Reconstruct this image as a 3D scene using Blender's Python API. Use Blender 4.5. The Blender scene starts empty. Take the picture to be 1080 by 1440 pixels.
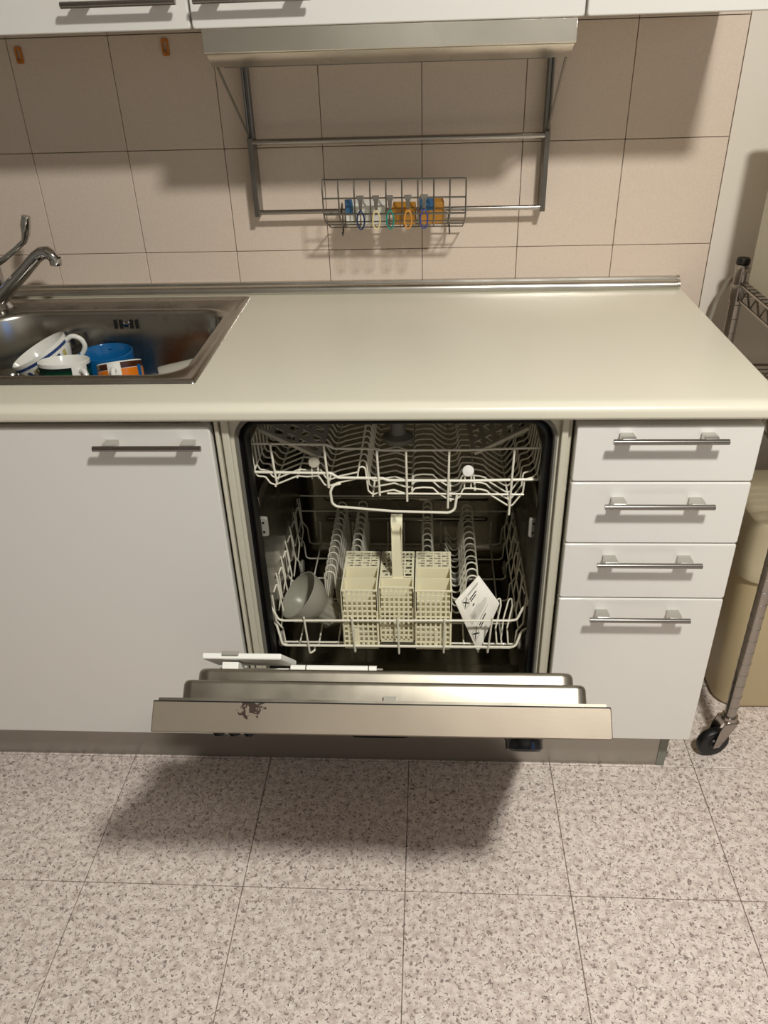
import bpy, bmesh, math, random
from mathutils import Vector, Matrix
random.seed(7)
PI = math.pi
SC = bpy.context.scene
COL = SC.collection
# ------------------------------------------------------------------ camera
cam_d = bpy.data.cameras.new('camera'); cam = bpy.data.objects.new('camera', cam_d); COL.objects.link(cam)
F_PX = 1120.504
yaw, pit, rol = [math.radians(a) for a in (-3.84686, 31.30015, -1.8811)]
fwd = Vector((math.sin(yaw)*math.cos(pit), math.cos(yaw)*math.cos(pit), -math.sin(pit)))
rt = fwd.cross(Vector((0, 0, 1))).normalized(); up = rt.cross(fwd)
R_ = math.cos(rol)*rt + math.sin(rol)*up; U_ = -math.sin(rol)*rt + math.cos(rol)*up
cam.matrix_world = Matrix(((R_.x, U_.x, -fwd.x, 0.3645), (R_.y, U_.y, -fwd.y, -1.17902), (R_.z, U_.z, -fwd.z, 1.39445), (0, 0, 0, 1)))
cam_d.sensor_fit = 'VERTICAL'; cam_d.sensor_height = 36.0; cam_d.lens = 36.0*F_PX/1440
cam_d.clip_start = 0.02
SC.camera = cam
# ------------------------------------------------------------------ world, lamps, exposure
SC.view_settings.view_transform = 'Standard'; SC.view_settings.look = 'None'
SC.view_settings.gamma = 1.0; SC.view_settings.use_curve_mapping = False
SC.view_settings.exposure = 0.0
w = bpy.data.worlds.new('world'); SC.world = w; w.use_nodes = True
w.node_tree.nodes['Background'].inputs[0].default_value = (0.12, 0.34, 0.9, 1)
w.node_tree.nodes['Background'].inputs[1].default_value = 2.0
LAMP = Vector((0.95, -1.26, 2.50))
ld = bpy.data.lights.new('ceiling_bulb', 'AREA'); ld.shape = 'DISK'; ld.size = 0.20; ld.energy = 57; ld.color = (1.0, 0.99, 0.925)
lo = bpy.data.objects.new('ceiling_bulb', ld); lo.location = LAMP; COL.objects.link(lo)

# ------------------------------------------------------------------ helpers
def lin(r, g, b):
    f = lambda c: (c/255/12.92) if c/255 <= 0.04045 else ((c/255+0.055)/1.055)**2.4
    return (f(r), f(g), f(b), 1.0)
MATS = {}
def mat(name, col, rough=0.5, metal=0.0, spec=0.5, coat=0.0, trans=0.0, alpha=1.0, emis=None, ior=None, bump=None, aniso=None, rvar=None):
    m = bpy.data.materials.new(name); m.use_nodes = True; MATS[name] = m
    nt = m.node_tree; b = nt.nodes['Principled BSDF']
    b.inputs['Base Color'].default_value = lin(*col); b.inputs['Roughness'].default_value = rough
    b.inputs['Metallic'].default_value = metal; b.inputs['Specular IOR Level'].default_value = spec
    b.inputs['Coat Weight'].default_value = coat; b.inputs['Coat Roughness'].default_value = 0.04
    b.inputs['Transmission Weight'].default_value = trans; b.inputs['Alpha'].default_value = alpha
    if ior: b.inputs['IOR'].default_value = ior
    if emis:
        b.inputs['Emission Color'].default_value = lin(*emis[0]); b.inputs['Emission Strength'].default_value = emis[1]
    geo = nt.nodes.new('ShaderNodeNewGeometry')
    if bump or rvar:
        mp = nt.nodes.new('ShaderNodeMapping'); nt.links.new(geo.outputs['Position'], mp.inputs[0])
        nz = nt.nodes.new('ShaderNodeTexNoise'); nt.links.new(mp.outputs[0], nz.inputs['Vector'])
        if bump:
            sc, st, vec = bump
            mp.inputs['Scale'].default_value = vec; nz.inputs['Scale'].default_value = sc; nz.inputs['Detail'].default_value = 3
            bp = nt.nodes.new('ShaderNodeBump'); bp.inputs['Strength'].default_value = st; bp.inputs['Distance'].default_value = 0.001
            nt.links.new(nz.outputs['Fac'], bp.inputs['Height']); nt.links.new(bp.outputs[0], b.inputs['Normal'])
        if rvar:
            nz2 = nt.nodes.new('ShaderNodeTexNoise'); nz2.inputs['Scale'].default_value = rvar[0]; nz2.inputs['Detail'].default_value = 5
            nt.links.new(geo.outputs['Position'], nz2.inputs['Vector'])
            mr = nt.nodes.new('ShaderNodeMapRange'); mr.inputs['From Min'].default_value = 0.3; mr.inputs['From Max'].default_value = 0.7
            mr.inputs['To Min'].default_value = rvar[1]; mr.inputs['To Max'].default_value = rvar[2]
            nt.links.new(nz2.outputs['Fac'], mr.inputs['Value']); nt.links.new(mr.outputs[0], b.inputs['Roughness'])
    return m

def floor_mat():
    m = mat('terrazzo', (205, 192, 186), 0.42, spec=0.4); nt = m.node_tree; b = nt.nodes['Principled BSDF']; L = nt.links.new
    geo = nt.nodes.new('ShaderNodeNewGeometry')
    def noise(s, d, off, dist=0.0):
        mp = nt.nodes.new('ShaderNodeMapping'); mp.inputs['Location'].default_value = (off, off*1.7, 0); L(geo.outputs['Position'], mp.inputs[0])
        n = nt.nodes.new('ShaderNodeTexNoise'); n.inputs['Scale'].default_value = s; n.inputs['Detail'].default_value = d; n.inputs['Distortion'].default_value = dist
        L(mp.outputs[0], n.inputs['Vector']); return n.outputs['Fac']
    def ramp(fac, a, bb):
        r = nt.nodes.new('ShaderNodeMapRange'); r.inputs['From Min'].default_value = a; r.inputs['From Max'].default_value = bb; L(fac, r.inputs['Value']); return r.outputs[0]
    def mix(fac, c0, c1):
        x = nt.nodes.new('ShaderNodeMix'); x.data_type = 'RGBA'; L(fac, x.inputs['Factor'])
        if isinstance(c0, tuple): x.inputs['A'].default_value = lin(*c0)
        else: L(c0, x.inputs['A'])
        x.inputs['B'].default_value = lin(*c1); return x.outputs['Result']
    c = mix(ramp(noise(70, 3, 3), 0.42, 0.62), (231, 217, 208), (203, 187, 178))
    c = mix(ramp(noise(150, 3, 9, 0.8), 0.565, 0.63), c, (148, 132, 126))
    c = mix(ramp(noise(230, 2, 21, 0.6), 0.645, 0.69), c, (78, 64, 62))
    c = mix(ramp(noise(210, 2, 33, 0.3), 0.635, 0.68), c, (243, 238, 232))
    L(c, b.inputs['Base Color'])
    return m
def tile_mat():
    m = mat('beige_wall_tile', (222, 204, 188), 0.33, spec=0.45, bump=(330, 0.35, (1, 1, 1))); nt = m.node_tree; b = nt.nodes['Principled BSDF']; L = nt.links.new
    geo = nt.nodes.new('ShaderNodeNewGeometry'); n = nt.nodes.new('ShaderNodeTexNoise'); n.inputs['Scale'].default_value = 260; n.inputs['Detail'].default_value = 2
    L(geo.outputs['Position'], n.inputs['Vector'])
    x = nt.nodes.new('ShaderNodeMix'); x.data_type = 'RGBA'; L(n.outputs['Fac'], x.inputs['Factor'])
    x.inputs['A'].default_value = lin(214, 194, 177); x.inputs['B'].default_value = lin(230, 213, 198); L(x.outputs['Result'], b.inputs['Base Color'])
    return m
def stained_steel():
    m = mat('stained_steel', (196, 186, 172), 0.42, 0.6, bump=(60, 0.04, (1, 30, 30))); nt = m.node_tree; b = nt.nodes['Principled BSDF']; L = nt.links.new
    geo = nt.nodes.new('ShaderNodeNewGeometry')
    def math_(op, a, c=None):
        n = nt.nodes.new('ShaderNodeMath'); n.operation = op
        for i, v in enumerate((a, c)):
            if v is None: continue
            if isinstance(v, (int, float)): n.inputs[i].default_value = v
            else: L(v, n.inputs[i])
        return n.outputs[0]
    def blob(cx, sx, cz, sz, scale, th, off):
        s = nt.nodes.new('ShaderNodeSeparateXYZ'); L(geo.outputs['Position'], s.inputs[0])
        dx = math_('DIVIDE', math_('SUBTRACT', s.outputs[0], cx), sx); dz = math_('DIVIDE', math_('SUBTRACT', s.outputs[2], cz), sz)
        d = math_('ADD', math_('MULTIPLY', dx, dx), math_('MULTIPLY', dz, dz))
        n = nt.nodes.new('ShaderNodeTexNoise'); n.inputs['Scale'].default_value = scale; n.inputs['Detail'].default_value = 3
        mp = nt.nodes.new('ShaderNodeMapping'); mp.inputs['Location'].default_value = (off, 0, 0); L(geo.outputs['Position'], mp.inputs[0]); L(mp.outputs[0], n.inputs['Vector'])
        v = math_('SUBTRACT', n.outputs['Fac'], math_('MULTIPLY', d, 0.22))
        return math_('MULTIPLY', math_('GREATER_THAN', v, th), 1.0)
    f = math_('MAXIMUM', blob(0.131, 0.024, 0.640, 0.013, 120, 0.44, 1.3), blob(0.143, 0.011, 0.646, 0.005, 60, 0.33, 2.1))
    x = nt.nodes.new('ShaderNodeMix'); x.data_type = 'RGBA'; L(f, x.inputs['Factor'])
    n = nt.nodes.new('ShaderNodeTexNoise'); n.inputs['Scale'].default_value = 9; n.inputs['Detail'].default_value = 4; L(geo.outputs['Position'], n.inputs['Vector'])
    y = nt.nodes.new('ShaderNodeMix'); y.data_type = 'RGBA'; L(n.outputs['Fac'], y.inputs['Factor'])
    y.inputs['A'].default_value = lin(136, 124, 110); y.inputs['B'].default_value = lin(162, 150, 134)
    L(y.outputs['Result'], x.inputs['A']); x.inputs['B'].default_value = lin(52, 36, 28); L(x.outputs['Result'], b.inputs['Base Color'])
    L(math_('SUBTRACT', 0.6, math_('MULTIPLY', f, 0.58)), b.inputs['Metallic'])
    return m

M_floor = floor_mat(); M_tile = tile_mat(); M_stain = stained_steel()
M_grout = mat('grout', (160, 142, 126), 0.9)
M_fgrout = mat('floor_grout', (120, 106, 98), 0.9)
M_wall = mat('white_wall_paint', (226, 216, 204), 0.75, bump=(90, 0.15, (1, 1, 1)))
M_ceil = mat('ceiling_paint', (218, 216, 210), 0.85)
M_room = mat('room_wall_paint', (164, 162, 156), 0.8)
M_wtop = mat('worktop_laminate', (226, 220, 202), 0.28, spec=0.5, bump=(700, 0.06, (1, 1, 1)))
M_door = mat('gloss_white_front', (230, 227, 221), 0.10, spec=0.5, coat=0.4)
M_carc = mat('cabinet_carcase', (206, 200, 188), 0.5)
M_edge = mat('front_edge_band', (206, 200, 190), 0.35)
M_handle = mat('handle_steel', (150, 146, 142), 0.22, 1.0)
M_mount = mat('handle_mount_satin', (206, 204, 198), 0.25, 0.95)
M_steel = mat('brushed_steel', (206, 202, 194), 0.24, 1.0, bump=(40, 0.05, (1, 30, 30)), rvar=(8, 0.18, 0.3))
M_hood = mat('hood_steel', (226, 220, 208), 0.24, 1.0, bump=(40, 0.12, (1, 40, 40)), rvar=(5, 0.18, 0.3))
M_sink = mat('sink_steel', (170, 166, 158), 0.24, 1.0, rvar=(14, 0.18, 0.34))
M_chrome = mat('chrome', (190, 188, 186), 0.08, 1.0)
M_tub = mat('tub_steel', (144, 138, 124), 0.26, 1.0, rvar=(6, 0.15, 0.35))
M_liner = mat('liner_steel', (160, 153, 140), 0.34, 1.0, rvar=(10, 0.26, 0.46))
M_plinth = mat('plinth_aluminium', (170, 166, 158), 0.35, 0.85, bump=(40, 0.2, (1, 1, 30)))
M_plend = mat('plinth_end_plastic', (128, 130, 118), 0.5)
M_black = mat('black_rubber', (16, 15, 14), 0.45)
M_blackg = mat('black_gloss', (12, 12, 14), 0.12)
M_gasket = mat('grey_gasket_edge', (118, 114, 106), 0.5)
M_frame = mat('appliance_enamel', (206, 200, 182), 0.35)
M_wire = mat('white_coated_wire', (236, 230, 212), 0.3)
M_basket = mat('ivory_plastic', (246, 238, 206), 0.35)
M_cupsh = mat('cup_shelf_plastic', (190, 182, 164), 0.4)
M_bracket = mat('grey_plastic', (150, 146, 136), 0.45)
M_smoke = mat('smoky_plastic', (176, 172, 156), 0.28, trans=0.35, ior=1.3)
M_paper = mat('sachet_paper', (240, 234, 222), 0.5, bump=(40, 0.5, (1, 1, 1)))
M_ink = mat('black_ink', (28, 26, 30), 0.6)
M_white = mat('white_plastic', (236, 234, 226), 0.35)
M_cer = mat('white_ceramic', (240, 238, 230), 0.12)
M_blue = mat('blue_glaze', (20, 98, 156), 0.12)
M_green = mat('green_glaze', (8, 62, 40), 0.12)
M_gdark = mat('dark_glaze', (18, 30, 34), 0.15)
M_orange = mat('orange_glaze', (226, 122, 24), 0.15)
M_brown = mat('brown_glaze', (70, 36, 18), 0.2)
M_navy = mat('navy_print', (44, 66, 118), 0.2)
M_yel = mat('cream_print', (214, 196, 120), 0.2)
M_glass = mat('clear_glass', (245, 248, 245), 0.02, trans=1.0, ior=1.45)
M_frost = mat('frosted_glass', (226, 220, 206), 0.22, trans=0.45, ior=1.3)
M_dark = mat('dark_slot', (10, 9, 8), 0.8)
M_wbask = mat('basket_wire_steel', (128, 124, 118), 0.3, 0.9)
M_amber = mat('amber_plastic', (196, 120, 40), 0.3)
M_bin = mat('beige_bin_plastic', (196, 178, 140), 0.42)
M_binlid = mat('bin_lid_plastic', (190, 176, 146), 0.4)
M_post = mat('rack_chrome', (170, 164, 158), 0.2, 1.0)
M_appl = mat('appliance_white', (214, 208, 190), 0.4)
M_cable = mat('grey_cable', (168, 160, 146), 0.5)
M_box1 = mat('white_carton', (228, 224, 214), 0.6)
M_box2 = mat('blue_carton', (52, 100, 142), 0.5)
M_box3 = mat('orange_carton', (182, 126, 44), 0.5)
M_loop = {k: mat('rubber_'+k, c, 0.4) for k, c in dict(blue=(16, 40, 84), cream=(226, 206, 150), teal=(20, 140, 120), orange=(218, 150, 60), violet=(66, 70, 140)).items()}
M_lampglass = mat('lamp_glass', (255, 244, 225), 0.4, emis=((255, 226, 190), 2.0))
M_shade = mat('lamp_shade_bronze', (70, 66, 60), 0.5, 0.3)
M_pane = mat('window_glass', (230, 240, 250), 0.02, trans=1.0, ior=1.45)

ROOT = {}          # root object -> world location
def tag(o, label=None, cat=None, group=None, kind=None):
    if label: o['label'] = label
    if cat: o['category'] = cat
    if group: o['group'] = group
    if kind: o['kind'] = kind
    return o
def thing(name, loc, label, cat, group=None):
    o = bpy.data.objects.new(name, None); COL.objects.link(o); o.location = loc; o.empty_display_size = 0.05
    ROOT[o.name] = Vector(loc); return tag(o, label, cat, group)
def origin_of(o):
    v = Vector((0, 0, 0))
    while o is not None: v += Vector(o.location); o = o.parent
    return v

def fillet(pts, r, n=4):
    if r <= 0 or len(pts) < 3: return [Vector(p) for p in pts]
    P = [Vector(p) for p in pts]; out = [P[0]]
    for i in range(1, len(P)-1):
        a, b, c = P[i-1], P[i], P[i+1]; u = a-b; v = c-b; lu, lv = u.length, v.length
        if lu < 1e-7 or lv < 1e-7: continue
        u /= lu; v /= lv; d = max(-1, min(1, u.dot(v))); ang = math.acos(d)
        if ang > PI-0.05: out.append(b); continue
        t = min(r/math.tan(ang/2) if ang > 0.02 else lu, lu*0.49, lv*0.49)
        A = b+u*t; B = b+v*t
        for k in range(n+1):
            s = k/n; out.append((1-s)**2*A+2*s*(1-s)*b+s*s*B)
    out.append(P[-1]); return out

class MB:
    def __init__(s, xf=None): s.v = []; s.f = []; s.m = []; s.xf = xf; s.mi = 0
    def add(s, vs, fs):
        n = len(s.v); s.v += [Vector(p) if s.xf is None else s.xf(Vector(p)) for p in vs]
        s.f += [tuple(i+n for i in f) for f in fs]; s.m += [s.mi]*len(fs); return s
    def box(s, x0, x1, y0, y1, z0, z1, M=None):
        vs = [Vector((x, y, z)) for z in (z0, z1) for y in (y0, y1) for x in (x0, x1)]
        if M: vs = [M @ v for v in vs]
        return s.add(vs, [(0, 2, 3, 1), (4, 5, 7, 6), (0, 1, 5, 4), (2, 6, 7, 3), (0, 4, 6, 2), (1, 3, 7, 5)])
    def tube(s, pts, r, n=8, fil=0.0, closed=False, fn=4):
        P = fillet(pts, fil, fn) if not closed else [Vector(p) for p in pts]
        Q = [P[0]]
        for p in P[1:]:
            if (p-Q[-1]).length > 1e-6: Q.append(p)
        P = Q; k = len(P); vs = []; fs = []; N = None
        for i in range(k):
            if closed: t = P[(i+1) % k]-P[i-1]
            else: t = P[min(i+1, k-1)]-P[max(i-1, 0)]
            t.normalize()
            if N is None: N = t.cross(Vector((0.13, 0.21, 0.97)) if abs(t.z) < 0.95 else Vector((1, 0, 0))).normalized()
            else:
                N = (N-t*N.dot(t))
                N.normalize()
            B = t.cross(N); rr = r[i] if isinstance(r, (list, tuple)) and len(r) == k else (r if not isinstance(r, (list, tuple)) else r[0])
            vs += [P[i]+(N*math.cos(2*PI*j/n)+B*math.sin(2*PI*j/n))*rr for j in range(n)]
        for i in range(k if closed else k-1):
            a = i*n; b = ((i+1) % k)*n
            fs += [(a+j, b+j, b+(j+1) % n, a+(j+1) % n) for j in range(n)]
        if not closed: fs += [tuple(range(n)), tuple((k-1)*n+n-1-j for j in range(n))]
        return s.add(vs, fs)
    def lathe(s, prof, C=(0, 0, 0), ax=(0, 0, 1), n=32, cap0=False, cap1=False, rfun=None):
        C = Vector(C); A = Vector(ax).normalized(); X = A.orthogonal().normalized(); Y = A.cross(X); vs = []; fs = []
        for i, (r, h) in enumerate(prof):
            for j in range(n):
                a = 2*PI*j/n; q = r*(rfun(i, a) if rfun else 1); vs.append(C+A*h+(X*math.cos(a)+Y*math.sin(a))*q)
        for i in range(len(prof)-1):
            fs += [(i*n+j, i*n+(j+1) % n, (i+1)*n+(j+1) % n, (i+1)*n+j) for j in range(n)]
        if cap0: fs.append(tuple(range(n-1, -1, -1)))
        if cap1: fs.append(tuple((len(prof)-1)*n+j for j in range(n)))
        return s.add(vs, fs)
    def loft(s, loops, cap0=False, cap1=False):
        n = len(loops[0]); vs = [p for l in loops for p in l]; fs = []
        for i in range(len(loops)-1): fs += [(i*n+j, i*n+(j+1) % n, (i+1)*n+(j+1) % n, (i+1)*n+j) for j in range(n)]
        if cap0: fs.append(tuple(range(n-1, -1, -1)))
        if cap1: fs.append(tuple((len(loops)-1)*n+j for j in range(n)))
        return s.add(vs, fs)
    def prism(s, poly, x0, x1, ax='x'):
        f = (lambda a, b, c: (c, a, b)) if ax == 'x' else ((lambda a, b, c: (a, c, b)) if ax == 'y' else (lambda a, b, c: (a, b, c)))
        return s.loft([[Vector(f(a, b, x)) for a, b in poly] for x in (x0, x1)], True, True)
    def build(s, name, mats, parent=None, bevel=0, seg=2, smooth=True, ang=35, wn=False, **kw):
        me = bpy.data.meshes.new(name); off = origin_of(parent) if parent is not None else Vector((0, 0, 0))
        base = Vector((0, 0, 0))
        if parent is None and s.v:
            xs = [v.x for v in s.v]; ys = [v.y for v in s.v]; base = Vector(((min(xs)+max(xs))/2, (min(ys)+max(ys))/2, min(v.z for v in s.v)))
            off = base
        me.from_pydata([v-off for v in s.v], [], s.f)
        if not isinstance(mats, (list, tuple)): mats = [mats]
        for m in mats: me.materials.append(m)
        if len(mats) > 1: me.polygons.foreach_set('material_index', s.m)
        bm = bmesh.new(); bm.from_mesh(me); bmesh.ops.recalc_face_normals(bm, faces=bm.faces); bm.to_mesh(me); bm.free()
        if smooth:
            me.polygons.foreach_set('use_smooth', [True]*len(me.polygons)); me.set_sharp_from_angle(angle=math.radians(ang))
        o = bpy.data.objects.new(name, me); COL.objects.link(o)
        if parent is not None: o.parent = parent
        else: o.location = base
        if bevel:
            b = o.modifiers.new('bevel', 'BEVEL'); b.width = bevel; b.segments = seg; b.limit_method = 'ANGLE'; b.angle_limit = math.radians(40)
        if smooth and (bevel or wn):
            wnm = o.modifiers.new('weighted_normal', 'WEIGHTED_NORMAL'); wnm.keep_sharp = True
        for k, v in kw.items(): o[k] = v
        return o
def rrect(x0, x1, y0, y1, r, z, n=6, plane='xy'):
    if not isinstance(r, (list, tuple)): r = [r]*4        # corners: x1y1, x0y1, x0y0, x1y0
    out = []
    for (cx, cy, rr, a0) in ((x1-r[0], y1-r[0], r[0], 0), (x0+r[1], y1-r[1], r[1], 90), (x0+r[2], y0+r[2], r[2], 180), (x1-r[3], y0+r[3], r[3], 270)):
        for k in range(n+1):
            a = math.radians(a0+90*k/n); p = (cx+rr*math.cos(a), cy+rr*math.sin(a))
            out.append(Vector((p[0], p[1], z)) if plane == 'xy' else Vector((p[0], z, p[1])))
    return out
def copy_tree(o, parent=None, loc=None):
    c = o.copy(); COL.objects.link(c); c.parent = parent
    if loc is not None: c.location = loc
    for ch in list(o.children):
        copy_tree(ch, c)
    return c
def relabel(o, t): o['label'] = t; return o

# ------------------------------------------------------------------ room shell
TF = 0.31; FX0 = -0.3007; FY0 = 0.04375
XL, XR, YF, YB, ZC = -1.85, 2.2, -2.6, 0.62, 2.62
fl = MB().box(XL, XR, YF, YB+0.02, -0.05, -0.002).build('floor', M_fgrout, kind='structure')
tm = MB(); g = 0.0008; h = TF/2-g
tm.loft([rrect(-h, h, -h, h, 0.001, z, 1) for z in (-0.004,)]+[rrect(-h, h, -h, h, 0.001, -0.0007, 1), rrect(-h+0.0007, h-0.0007, -h+0.0007, h-0.0007, 0.001, 0, 1)], False, True)
proto = None
foff = origin_of(fl)
ix0 = math.ceil((XL-FX0)/TF); 
for i in range(ix0, int((XR-FX0)//TF)):
    for j in range(-8, 2):
        cx = FX0+(i+0.5)*TF; cy = FY0+(j+0.5)*TF
        if cy+TF/2 > YB+0.05 or cy-TF/2 < YF: continue
        if proto is None: proto = tm.build('tile', M_floor, fl); o = proto; 
        else: o = proto.copy(); COL.objects.link(o)
        o.location = Vector((cx, cy, 0))-foff+Vector((0, 0, 0)) if False else Vector((cx-foff.x, cy-foff.y, -foff.z+random.uniform(-0.0001, 0.0001)))
# the prototype mesh was shifted by the floor's origin: undo it once
for v in proto.data.vertices: v.co += foff

TW, TH, WX0, WZ0 = 0.20651, 0.20966, -0.4793, 0.97701
XT = WX0+7*TW                        # right end of the tiling
wb = MB().box(XL, XR, YB+0.006, YB+0.12, 0, ZC).build('wall_back', M_grout, kind='structure')
woff = origin_of(wb)
def wtile(w, hh):
    t = MB(); a, b = w/2-0.0007, hh/2-0.0007
    t.loft([rrect(-a, a, -b, b, 0.001, 0.006, 1, 'xz'), rrect(-a, a, -b, b, 0.001, 0.0008, 1, 'xz'), rrect(-a+0.0008, a-0.0008, -b+0.0008, b-0.0008, 0.001, 0, 1, 'xz')], False, True)
    return t
wp = None
for i in range(-6, 7):
    for j in range(-2, 3):
        cx = WX0+(i+0.5)*TW; cz = WZ0+(j+0.5)*TH
        if cx-TW/2 < XL: continue
        if wp is None:
            wp = wtile(TW, TH).build('tile', M_tile, wb); o = wp
            for v in wp.data.vertices: v.co += woff
        else: o = wp.copy(); COL.objects.link(o)
        o.location = (cx-woff.x, YB-woff.y, cz-woff.z)
# painted plaster right of the tiles and above the top tile row
MB().box(XT+0.0015, XR, YB+0.001, YB+0.006, 0, ZC).build('plaster', M_wall, wb)
MB().box(XL, XT, YB-0.001, YB+0.006, WZ0+3*TH+0.001, ZC).build('plaster', M_wall, wb)
MB().box(XL-0.1, XL, YF, YB+0.12, 0, ZC).build('wall_left', M_room, kind='structure')
MB().box(XL-0.1, XR+0.1, YF-0.1, YF, 0, ZC).build('wall_front', M_room, kind='structure')
MB().box(XL-0.1, XR+0.1, YF-0.1, YB+0.12, ZC, ZC+0.1).build('ceiling', M_ceil, kind='structure')
# right wall with a window behind the viewer (dusk light outside)
wr = MB(); wy0, wy1, wz0, wz1 = -2.2, -1.3, 1.0, 2.1
wr.box(XR, XR+0.1, YF, wy0, 0, ZC).box(XR, XR+0.1, wy1, YB+0.12, 0, ZC).box(XR, XR+0.1, wy0, wy1, 0, wz0).box(XR, XR+0.1, wy0, wy1, wz1, ZC)
wr.build('wall_right', M_room, kind='structure')
wf = MB()
for (a, b, c, d) in ((wy0, wy0+0.05, wz0, wz1), (wy1-0.05, wy1, wz0, wz1), (wy0+0.05, wy1-0.05, wz0, wz0+0.05), (wy0+0.05, wy1-0.05, wz1-0.05, wz1), (-1.775, -1.725, wz0+0.05, wz1-0.05)):
    wf.box(XR+0.02, XR+0.07, a, b, c, d)
wf = wf.build('window_1', M_white, kind='structure')
MB().box(XR+0.043, XR+0.047, wy0+0.05, wy1-0.05, wz0+0.05, wz1-0.05).build('pane', M_pane, wf)

# ceiling lamp fitting (out of frame, carries the bulb)
lt = thing('ceiling_lamp', (LAMP.x, LAMP.y, 2.50), 'round ceiling lamp behind the viewer lighting the kitchen', 'lamp')
MB().lathe([(0.0, 2.619), (0.05, 2.619), (0.05, 2.560), (0.115, 2.545), (0.120, 2.505), (0.116, 2.505), (0.110, 2.540), (0.0, 2.545)], (LAMP.x, LAMP.y, 0), n=32).build('shade', M_shade, lt)

# ------------------------------------------------------------------ fronts and handles
def handle(parent, xa, xb, z, yface, sub='handle', mz=0.010, pitchx=0.025):
    """bar handle: chrome bar with two flat satin mounts"""
    yb = yface-0.027
    bar = MB(); bar.tube([(xa, yb, z), (xb, yb, z)], 0.0048, 14)
    hb = bar.build(sub, M_handle, parent)
    for xm in (xa+pitchx, xb-pitchx):
        m = MB(); m.loft([[Vector((xm-w, y, z+0.0042)), Vector((xm+w, y, z+0.0042)), Vector((xm+w, y, z-0.0042)), Vector((xm-w, y, z-0.0042))] for (y, w) in ((yface, 0.0105), (yface-0.018, 0.0122), (yface-0.024, 0.0105))], True, True)
        m.build('handle_mount', M_mount, parent, bevel=0.0008)
    return hb
def front(parent, name, x0, x1, z0, z1, y0=0.0, t=0.018, r=0.004):
    m = MB(); m.loft([rrect(x0, x1, z0, z1, r, y, 4, 'xz') for y in (y0+t, y0+0.0025)]+[rrect(x0+0.0012, x1-0.0012, z0+0.0012, z1-0.0012, r, y0+0.0005, 4, 'xz'), rrect(x0+0.0025, x1-0.0025, z0+0.0025, z1-0.0025, r, y0, 4, 'xz')], True, True)
    return m.build(name, M_door, parent, ang=50, wn=True)
def carcase(parent, x0, x1, y0, y1, z0, z1, t=0.016, name='body'):
    m = MB(); m.box(x0, x0+t, y0, y1, z0, z1).box(x1-t, x1, y0, y1, z0, z1).box(x0+t, x1-t, y0, y1, z0, z0+t).box(x0+t, x1-t, y0+0.001, y1, z1-t, z1).box(x0+t, x1-t, y1-0.008, y1-0.001, z0+t, z1-t)
    return m.build(name, M_carc, parent, smooth=False)

ZW0, ZW1 = 0.855, 0.885       # worktop underside / top
cab = thing('base_cabinet', (-0.3, 0.0, 0.12), 'white gloss base cabinet with one tall door left of the dishwasher, under the sink', 'cabinet')
carcase(cab, -0.606, -0.002, 0.0195, 0.585, 0.135, 0.725)
# tall side panels under the worktop (sink cut-out keeps the middle free)
for xa in (-0.606, -0.018): MB().box(xa, xa+0.016, 0.0195, 0.585, 0.725, ZW0-0.001).build('side_panel', M_carc, cab, smooth=False)
d = front(cab, 'door', -0.606, 0.0005, 0.1225, 0.8395, r=0.008)
handle(d, -0.1915, -0.0105, 0.813, 0.0)
cab2 = thing('base_cabinet', (-0.91, 0.0, 0.12), 'white gloss base cabinet at the far left, beyond the sink cabinet', 'cabinet')
carcase(cab2, -1.21, -0.609, 0.0195, 0.585, 0.135, 0.725)
d = front(cab2, 'door', -1.21, -0.609, 0.1225, 0.8395, r=0.008); handle(d, -0.80, -0.64, 0.813, 0.0)

dr = thing('drawer_unit', (0.75, 0.0, 0.13), 'white gloss four drawer unit right of the dishwasher with steel bar handles', 'drawers')
carcase(dr, 0.602, 0.896, 0.0195, 0.585, 0.135, ZW0-0.001)
zs = [(0.7350+0.0012, 0.8395), (0.6122+0.0012, 0.7350-0.0012), (0.4926+0.0012, 0.6122-0.0012), (0.1306, 0.4926-0.0012)]
for k, (a, b) in enumerate(zs):
    d = front(dr, 'drawer', 0.6012, 0.8966, a, b)
    d['label'] = ['uppermost drawer, partly shaded by the worktop', 'second drawer from the top', 'third drawer from the top', 'tall bottom drawer'][k]
    handle(d, 0.6555, 0.8345, [0.8225, 0.7025, 0.584, 0.4630][k], 0.0)

pl = thing('plinth_board', (0.0, 0.0486, 0.0), 'brushed aluminium plinth board running along the floor below the units', 'plinth')
MB().box(-1.21, 0.858, 0.0486, 0.060, 0.0005, 0.131).build('board', M_plinth, pl, bevel=0.0006)
MB().box(0.858, 0.8757, 0.0470, 0.0615, 0.0005, 0.1290).box(0.864, 0.8757, 0.0615, 0.50, 0.0005, 0.1290).build('end_cap', M_plend, pl, bevel=0.001)
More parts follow.
